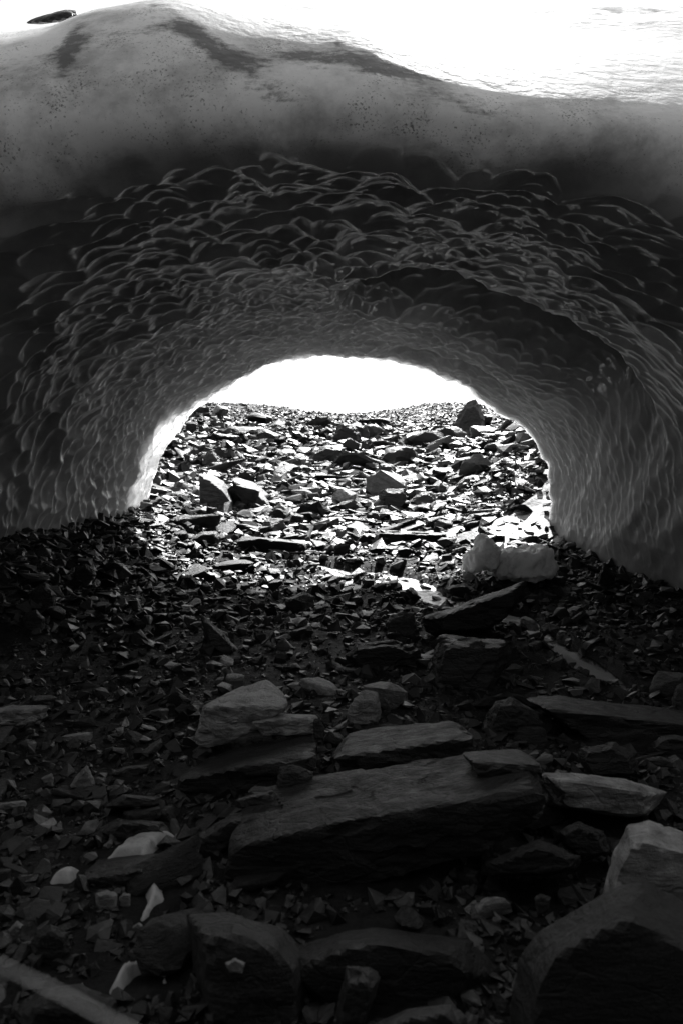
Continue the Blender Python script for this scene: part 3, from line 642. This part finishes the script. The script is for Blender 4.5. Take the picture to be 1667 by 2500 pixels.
# --- rock on the snow above
def on_ice(px, y):
    x = (px-CX)/F*y; return x, y, float(z_out(np.array(x), np.array(y)))
tr = hero('top rock', 'long dark rock lying on the snow against the sky, top left',
     [(62, 58), (75, 46), (138, 28), (165, 22), (190, 26), (197, 36), (150, 54), (100, 60)], 'black', y=6.6, sub=4, depth=.35)

# --- rest of the stones, singly: placed at random between the named ones
def random_rock_pts(rs, kind):
    n = 16; p = rs.uniform(-1, 1, (n, 3)); p /= np.abs(p).max(1)[:, None]
    sc = {'slab': (1, .75, .26), 'block': (.9, .8, .62), 'wedge': (1, .6, .5), 'splinter': (1.2, .32, .25), 'lump': (.85, .85, .7)}[kind]
    if kind == 'lump': p /= np.linalg.norm(p, axis=1)[:, None]**.7
    if kind == 'wedge': p[:, 2] *= np.where(p[:, 2] > 0, (1-p[:, 0])*.5+.05, 1)
    return p*np.array(sc)
KIN = ['slab', 'block', 'wedge', 'splinter', 'lump']
BASES = {}
for kd in KIN:
    for q in range(4):
        rs = np.random.default_rng(100+q*7+KIN.index(kd))
        v, fc = rock_mesh(random_rock_pts(rs, kd)*0.5, 3, q+KIN.index(kd)*5, 0.02, 220)
        v[:, 2] -= v[:, 2].min()
        for tn in ('black', 'dark', 'grey', 'pale'):
            me = None
        BASES[(kd, q)] = (v, fc)
MESH = {}
used = set()
hx = np.array([[h[1], h[2]] for h in HERO])
def relation(x, y, skip):
    d = np.hypot(hx[:, 0]-x, (hx[:, 1]-y)*.8); i = np.argsort(d)[skip]
    dx, dy = x-hx[i, 0], y-hx[i, 1]
    w = ('left of' if dx < 0 else 'right of') if abs(dx) > .6*abs(dy) else ('in front of' if dy < 0 else 'behind')
    return w + ' the ' + HERO[i][0]
placed = []
def scatter(n, yfun, sfun, zone, group, seed):
    rs = np.random.default_rng(seed); done = 0; tries = 0
    while done < n and tries < n*60:
        tries += 1
        y = yfun(rs); px = rs.uniform(-20, 1690); x = (px-CX)/F*y; size = sfun(rs, y)
        if zone == 'in':
            if x < -4.0 or x > 4.2: continue
        elif abs(x) > 0.32*y: continue
        if zone == 'out' and 12.2 < y < 14.5 and abs(x) > 3.2: continue
        if any((x-a)**2+((y-b)*.7)**2 < (.45*(size+c))**2 for a, b, c in placed): continue
        if np.min(np.hypot(hx[:, 0]-x, hx[:, 1]-y)) < size*.55: continue
        kd = KIN[rs.choice(5, p=[.36, .24, .18, .12, .1])]; tn = ['black', 'dark', 'grey', 'pale'][rs.choice(4, p=[.2, .42, .28, .1] if zone == 'in' else [.34, .46, .18, .02])]
        q = int(rs.integers(4)); key = (kd, q, tn)
        sw = 'tiny' if size < .012*y*2 else 'small' if size < .045*y else 'mid-sized'
        lab = None
        for sk in range(7):
            c = f"{sw} {TONES[tn]} {kd} of rock {relation(x, y, sk)}"
            if c not in used: lab = c; break
        if not lab: continue
        used.add(lab); placed.append((x, y, size))
        z = float(ground(x, y))
        if key not in MESH:
            v, fc = BASES[(kd, q)]; ob = mesh_obj('rock', v, fc, M[tn], True); ob.data.set_sharp_from_angle(angle=math.radians(22)); MESH[key] = ob.data
        else:
            ob = bpy.data.objects.new('rock', MESH[key]); COL.objects.link(ob)
        tilt = .28
        ob.rotation_euler = (rs.normal(.08, tilt*.7), rs.normal(0, tilt*.7), rs.uniform(0, 6.28))
        ob.scale = (size*rs.uniform(.85, 1.2), size*rs.uniform(.85, 1.2), size*rs.uniform(.75, 1.15))
        ob.location = (x, y, z-.06*size)
        tag(ob, lab, 'rock', group); done += 1
ln = lambda a, b: (lambda rs: math.exp(rs.uniform(math.log(a), math.log(b))))
scatter(86, ln(2.4, 11.5), lambda rs, y: float(np.clip(rs.lognormal(-1.6, .5), .09, .6)), 'in', 'loose rocks of the cave floor', 21)
scatter(128, ln(12.5, 38), lambda rs, y: min(float(np.clip(rs.lognormal(-3.15, .5), .018, .095))*y, 1.9), 'out', 'loose rocks of the sunlit slope', 22)

# --- uncountable rubble and scree
def rubble(name, label, xs, ys, sizes, seed, flat, zfn=ground, bright=.03, kinds=(.45, .2, .2, .08, .07), proto_sub=False):
    rs = np.random.default_rng(seed); protos = []
    for q in range(24):
        kd = KIN[rs.choice(5, p=kinds)]
        b = bmesh.new()
        for p in random_rock_pts(rs, kd)[:11]*0.5: b.verts.new(p)
        r = bmesh.ops.convex_hull(b, input=b.verts)
        bmesh.ops.delete(b, geom=[g for g in r['geom_interior'] if isinstance(g, bmesh.types.BMVert)], context='VERTS')
        bmesh.ops.triangulate(b, faces=b.faces); b.verts.index_update()
        protos.append((np.array([v.co[:] for v in b.verts]), np.array([[v.index for v in f.verts] for f in b.faces]))); b.free()
    pick = rs.integers(0, 24, len(xs)); zs = zfn(xs, ys)
    VV, FF, TT, off = [], [], [], 0
    for q, (pv, pf) in enumerate(protos):
        k = np.where(pick == q)[0]; m = len(k)
        if not m: continue
        a, t1, t2 = rs.uniform(0, 6.28, m), rs.normal(.06, flat, m), rs.normal(0, flat, m)
        s = sizes[k][:, None, None]*rs.uniform(.75, 1.25, (m, 1, 3)); v = pv[None]*s
        x, y, z = v[..., 0], v[..., 1], v[..., 2]
        x, y = x*np.cos(a)[:, None]-y*np.sin(a)[:, None], x*np.sin(a)[:, None]+y*np.cos(a)[:, None]
        y, z = y*np.cos(t1)[:, None]-z*np.sin(t1)[:, None], y*np.sin(t1)[:, None]+z*np.cos(t1)[:, None]
        x, z = x*np.cos(t2)[:, None]+z*np.sin(t2)[:, None], -x*np.sin(t2)[:, None]+z*np.cos(t2)[:, None]
        v = np.stack([x+xs[k][:, None], y+ys[k][:, None], z+(zs[k]+sizes[k]*.1)[:, None]], -1)
        VV.append(v.reshape(-1, 3)); FF.append((pf[None]+(off+np.arange(m)*len(pv))[:, None, None]).reshape(-1, 3)); off += m*len(pv)
        TT.append(np.repeat(np.clip(rs.lognormal(-.68, .6, m), .2, 2.0)*np.where(rs.uniform(0, 1, m) < bright, 5.0, 1), len(pv)))
    o = mesh_obj(name, np.vstack(VV), np.vstack(FF), M['rubble'], False); attr(o, 'tone', np.concatenate(TT))
    return tag(o, label, 'rubble', kind='stuff')
SNOWPX = [(300, 2085), (350, 2075), (385, 2055), (150, 2150), (185, 2135), (365, 2150), (375, 2185), (350, 2235), (280, 2405), (310, 2375), (360, 2362), (410, 2358), (400, 2400), (420, 2100), (400, 2115), (390, 2150), (395, 2200), (330, 2080), (265, 2100)]
EXCL += [(*ray_ground(*p, ground), .075) for p in SNOWPX]
def clear_of(xs, ys, keep):
    rs_ = np.random.default_rng(77); ok = np.ones(len(xs), bool)
    for a, b, r in EXCL:
        if b < 7: ok &= np.hypot(xs-a, ys-b) > r
    d = np.full(len(xs), 9.0)
    for a, b, w in zip(SPX[::2], SPY[::2], SPW[::2]): d = np.minimum(d, np.hypot(xs-a, ys-b)/w)
    return ok & ((d > .95) | (rs_.uniform(0, 1, len(xs)) < keep))
rs = np.random.default_rng(5)
n = 28000
ys = np.exp(rs.uniform(math.log(1.7)**1.0, math.log(13.2), n)); ys = np.where(rs.uniform(0, 1, n) < .35, rs.uniform(7.5, 13.2, n), ys) if True else np.exp(rs.uniform(math.log(1.7), math.log(13.2), n)); xs = rs.uniform(-.56, .56, n)*ys
ok = (xs > -4.3) & (xs < 4.4) & clear_of(xs, ys, .35); xs, ys = xs[ok], ys[ok]
rubble('cave_floor_rubble', 'dark loose stones and gravel covering the cave floor', xs, ys, np.clip(rs.lognormal(-3.45, .8, len(xs))*(.55+.09*ys), .01, .05+.02*ys), 6, .32, kinds=(.3, .3, .2, .08, .12))
n = 26000
ys = np.exp(rs.uniform(math.log(11.5), math.log(66), n)); xs = rs.uniform(-.34, .36, n)*ys
ok = ~((ys < 14) & (np.abs(xs) > 3.7)) & clear_of(xs, ys, .35); xs, ys = xs[ok], ys[ok]
rubble('hillside_scree', 'sunlit scree of angular stones on the slope beyond the arch', xs, ys, np.minimum(np.clip(rs.lognormal(-4.9, .75, len(xs)), .002, .035)*ys, .6 - .35*sst(30, 45, ys)), 7, .22, bright=.07, kinds=(.55, .15, .16, .08, .06))
n = 2600
xs = rs.normal(-3.6, .7, n); ys = rs.uniform(6.5, 13.0, n); ok = xs > -4.5
rubble('debris_bank', 'dark bank of loose stones heaped along the foot of the left ice wall', xs[ok], ys[ok], np.clip(rs.lognormal(-2.3, .5, ok.sum()), .04, .4), 8, .35)

# ------------------------------------------------------------------ snow, fallen ice, pole
def blob(name, label, cat, px_out, mat, thick, ground_patch=True, y=None, depth=.5, vox=.014, smooth=14, group=None, noise=.02):
    bm = bmesh.new()
    if ground_patch:
        xy = [ray_ground(a, b, ground) for a, b in px_out]
        cx, cy = np.mean(xy, 0); z0 = float(np.mean(ground(np.array([p[0] for p in xy]), np.array([p[1] for p in xy]))))
        f = bm.faces.new([bm.verts.new((a-cx, b-cy, float(ground(a, b))-z0-.05)) for a, b in xy]); vec = (0, 0, thick+.05); base = (cx, cy, z0)
    else:
        pts = [w3(a, b, y) for a, b in px_out]; c = np.mean(pts, 0); zb = min(p[2] for p in pts)
        f = bm.faces.new([bm.verts.new((p[0]-c[0], 0, p[2]-zb)) for p in pts]); vec = (0, depth, 0); base = (c[0], y, zb)
    for fr, sc in ((.45, 1.0), (.35, .9), (.2, .68)):
        r = bmesh.ops.extrude_face_region(bm, geom=[f]); vv = [g for g in r['geom'] if isinstance(g, bmesh.types.BMVert)]
        if f.is_valid and fr != .45: bm.faces.remove(f)
        f = [g for g in r['geom'] if isinstance(g, bmesh.types.BMFace)][0]
        bmesh.ops.translate(bm, verts=vv, vec=Vector(vec)*fr)
        ce = sum((v.co for v in vv), Vector())/len(vv)
        prev = {(.45): 1.0, (.35): 1.0, (.2): .9}[fr]
        for v in vv:
            dlt = (v.co-ce)*(sc/prev)
            v.co = ce + dlt
    bmesh.ops.triangulate(bm, faces=bm.faces); bmesh.ops.recalc_face_normals(bm, faces=bm.faces)
    me = bpy.data.meshes.new(name); bm.to_mesh(me); bm.free(); me.materials.append(mat)
    o = bpy.data.objects.new(name, me); COL.objects.link(o); o.location = base
    m = o.modifiers.new('remesh', 'REMESH'); m.mode = 'VOXEL'; m.voxel_size = vox; m.use_smooth_shade = True
    m = o.modifiers.new('soft', 'SMOOTH'); m.iterations = smooth; m.factor = .6
    tx = bpy.data.textures.new(name+'_clouds', 'CLOUDS'); tx.noise_scale = vox*10
    m = o.modifiers.new('bumps', 'DISPLACE'); m.texture = tx; m.strength = noise; m.mid_level = .5
    tx = bpy.data.textures.new(name+'_fine', 'CLOUDS'); tx.noise_scale = vox*3; tx.noise_depth = 3
    m = o.modifiers.new('crust', 'DISPLACE'); m.texture = tx; m.strength = noise*.4; m.mid_level = .5
    return tag(o, label, cat, group)
blob('ice_block', 'pale fallen ice block with a hollowed foot, left of the pair under the arch', 'ice block',
     [(1126, 1392), (1132, 1345), (1150, 1335), (1158, 1310), (1172, 1303), (1200, 1326), (1212, 1340), (1206, 1392), (1180, 1392), (1168, 1378), (1155, 1380), (1145, 1393)], M['iceblock'], 0, False, 9.9, -.5, .022, 2, noise=.14)
blob('ice_block', 'grimy rounded fallen ice block, right of the pair under the arch', 'ice block',
     [(1192, 1400), (1198, 1352), (1225, 1332), (1262, 1338), (1300, 1330), (1325, 1340), (1338, 1375), (1325, 1408), (1215, 1410)], M['iceblock'], 0, False, 10.1, -.7, .022, 2, noise=.18)
def sheet_on_ground(name, pxs, lift, mat, ragged=0.0, wave=.04, ep=3):
    xy = np.array([ray_ground(a, b, ground) for a, b in pxs])
    for _ in range(2): nx = np.roll(xy, -1, 0); xy = np.stack([.75*xy+.25*nx, .25*xy+.75*nx], 1).reshape(-1, 2)
    c = xy.mean(0)
    k = 22; rr = np.linspace(0, 1, k)[1:]
    ring = np.concatenate([np.linspace(xy[i], xy[(i+1) % len(xy)], 4, endpoint=False) for i in range(len(xy))])
    V = [c]; 
    for r in rr: V += list(c + (ring-c)*r)
    V = np.array(V); m = len(ring)
    if ragged:
        dv = V-c; V = c + dv*(1 + ragged*fbm(P3(V[:, 0]*9, V[:, 1]*9, 4.4), 3))[:, None]
    edge = np.concatenate([[1], np.repeat(1-rr**ep, m)])
    z = ground(V[:, 0], V[:, 1]) + lift*edge - .03*(1-edge) + wave*edge*fbm(P3(V[:, 0]*1.5, V[:, 1]*4, 2.2), 3)
    FQ = [[0, 1+j, 1+(j+1) % m, 1+(j+1) % m] for j in range(m)]
    T3 = [[0, 1+j, 1+(j+1) % m] for j in range(m)]
    for r in range(len(rr)-1):
        for j in range(m):
            a, b = 1+r*m+j, 1+r*m+(j+1) % m; T3 += [[a, a+m, b+m], [a, b+m, b]]
    return mesh_obj(name, np.c_[V, z], T3, mat, True)
tag(sheet_on_ground('snow_bank', [(1095, 1312), (1150, 1290), (1240, 1262), (1270, 1230), (1330, 1185), (1345, 1160), (1380, 1150), (1390, 1250), (1370, 1330), (1260, 1345), (1150, 1340)], .16, M['snowbank']),
    'bright streaked snow bank climbing to the right ice wall outside', 'snow bank')

def drift(label, pts, lift):
    """thin snow lying between stones: a fine grid that rises inside the outline and dips under the ground at its edge"""
    xy = np.array([ray_ground(a, b, ground) for a, b in pts])
    for _ in range(2): nx = np.roll(xy, -1, 0); xy = np.stack([.75*xy+.25*nx, .25*xy+.75*nx], 1).reshape(-1, 2)
    lo, hi = xy.min(0)-.05, xy.max(0)+.05; h = .009
    gx_, gy_ = np.meshgrid(np.arange(lo[0], hi[0], h), np.arange(lo[1], hi[1], h))
    ins = np.zeros(gx_.shape, bool); dist = np.full(gx_.shape, 9.0)
    for (ax, ay), (bx, by) in zip(xy, np.roll(xy, -1, 0)):
        with np.errstate(divide='ignore', invalid='ignore'):
            ins ^= ((ay > gy_) != (by > gy_)) & (gx_ < (bx-ax)*(gy_-ay)/(by-ay+1e-12)+ax)
        t = np.clip(((gx_-ax)*(bx-ax)+(gy_-ay)*(by-ay))/((bx-ax)**2+(by-ay)**2+1e-12), 0, 1)
        dist = np.minimum(dist, np.hypot(gx_-ax-t*(bx-ax), gy_-ay-t*(by-ay)))
    sd = np.where(ins, dist, -dist) + .022*fbm(P3(gx_*14, gy_*14, 3.0), 3)
    z = ground(gx_, gy_) - .03 + (lift+.03)*sst(-.012, .05, sd) + .012*fbm(P3(gx_*8, gy_*8, 1.0), 3)
    q = quads(np.arange(gx_.size).reshape(gx_.shape)); q = q[(sd.ravel()[q] > -.03).all(1)]
    c = np.array([xy[:, 0].mean(), xy[:, 1].mean(), float(ground(*xy.mean(0)))])
    us, inv = np.unique(q, return_inverse=True); v = np.stack([gx_, gy_, z], -1).reshape(-1, 3)[us]-c
    tag(mesh_obj('snow_patch', v, inv.reshape(-1, 4), M['snow'], True, c), label, 'snow patch', 'snow patches among the rubble')
drift('largest snow patch in the rubble at lower left, beside the leaning slab', [(236, 2114), (275, 2086), (300, 2058), (350, 2042), (415, 2038), (445, 2048), (398, 2068), (378, 2092), (352, 2120), (322, 2100), (288, 2106)], .045)
drift('small flat snow patch at the left end of the slab between snow patches', [(98, 2166), (130, 2136), (205, 2118), (200, 2140), (178, 2170), (140, 2160)], .04)
drift('tall curving snow strip right of the slab between snow patches', [(330, 2160), (343, 2128), (378, 2116), (432, 2078), (444, 2088), (406, 2136), (410, 2182), (392, 2224), (350, 2266), (326, 2254), (352, 2206), (344, 2182)], .05)
drift('lowest snow patch, an arched strip near the bottom edge', [(258, 2428), (284, 2380), (330, 2350), (444, 2338), (436, 2364), (418, 2380), (412, 2428), (390, 2428), (386, 2384), (350, 2382), (320, 2400), (298, 2432)], .055)
n = 420
rs = np.random.default_rng(9); ys = rs.uniform(12.4, 17, n); xs = rs.uniform(2.6, 5.4, n)
rubble('snow_bank_stones', 'dark stones strewn over the streaked snow bank', xs, ys, np.clip(rs.lognormal(-2.6, .6, n), .03, .35), 10, .3, zfn=lambda x, y: ground(x, y)+.12)
def pole():
    a, b = np.array(w3(-60, 2335, .27)), np.array(w3(420, 2560, .24)); n = 24; V = []; Fc = []
    ax = (b-a)/np.linalg.norm(b-a); s = np.cross(ax, [0, 0, 1]); s /= np.linalg.norm(s); u = np.cross(s, ax); seg = 30
    for i in range(seg+1):
        t = i/seg; r = .0005*(1-.15*t); c = a+(b-a)*t + u*.001*math.sin(t*5)
        for j in range(n):
            q = 2*math.pi*j/n; V.append(c + s*r*math.cos(q) + u*r*math.sin(q))
    for i in range(seg):
        for j in range(n): Fc.append([i*n+j, i*n+(j+1) % n, (i+1)*n+(j+1) % n, (i+1)*n+j])
    V = np.array(V)
    o = mesh_obj('stick', V-a, Fc, M['wood'], True, a); tag(o, 'thin pale stick, blurred, slanting across the bottom left corner', 'stick')
pole()
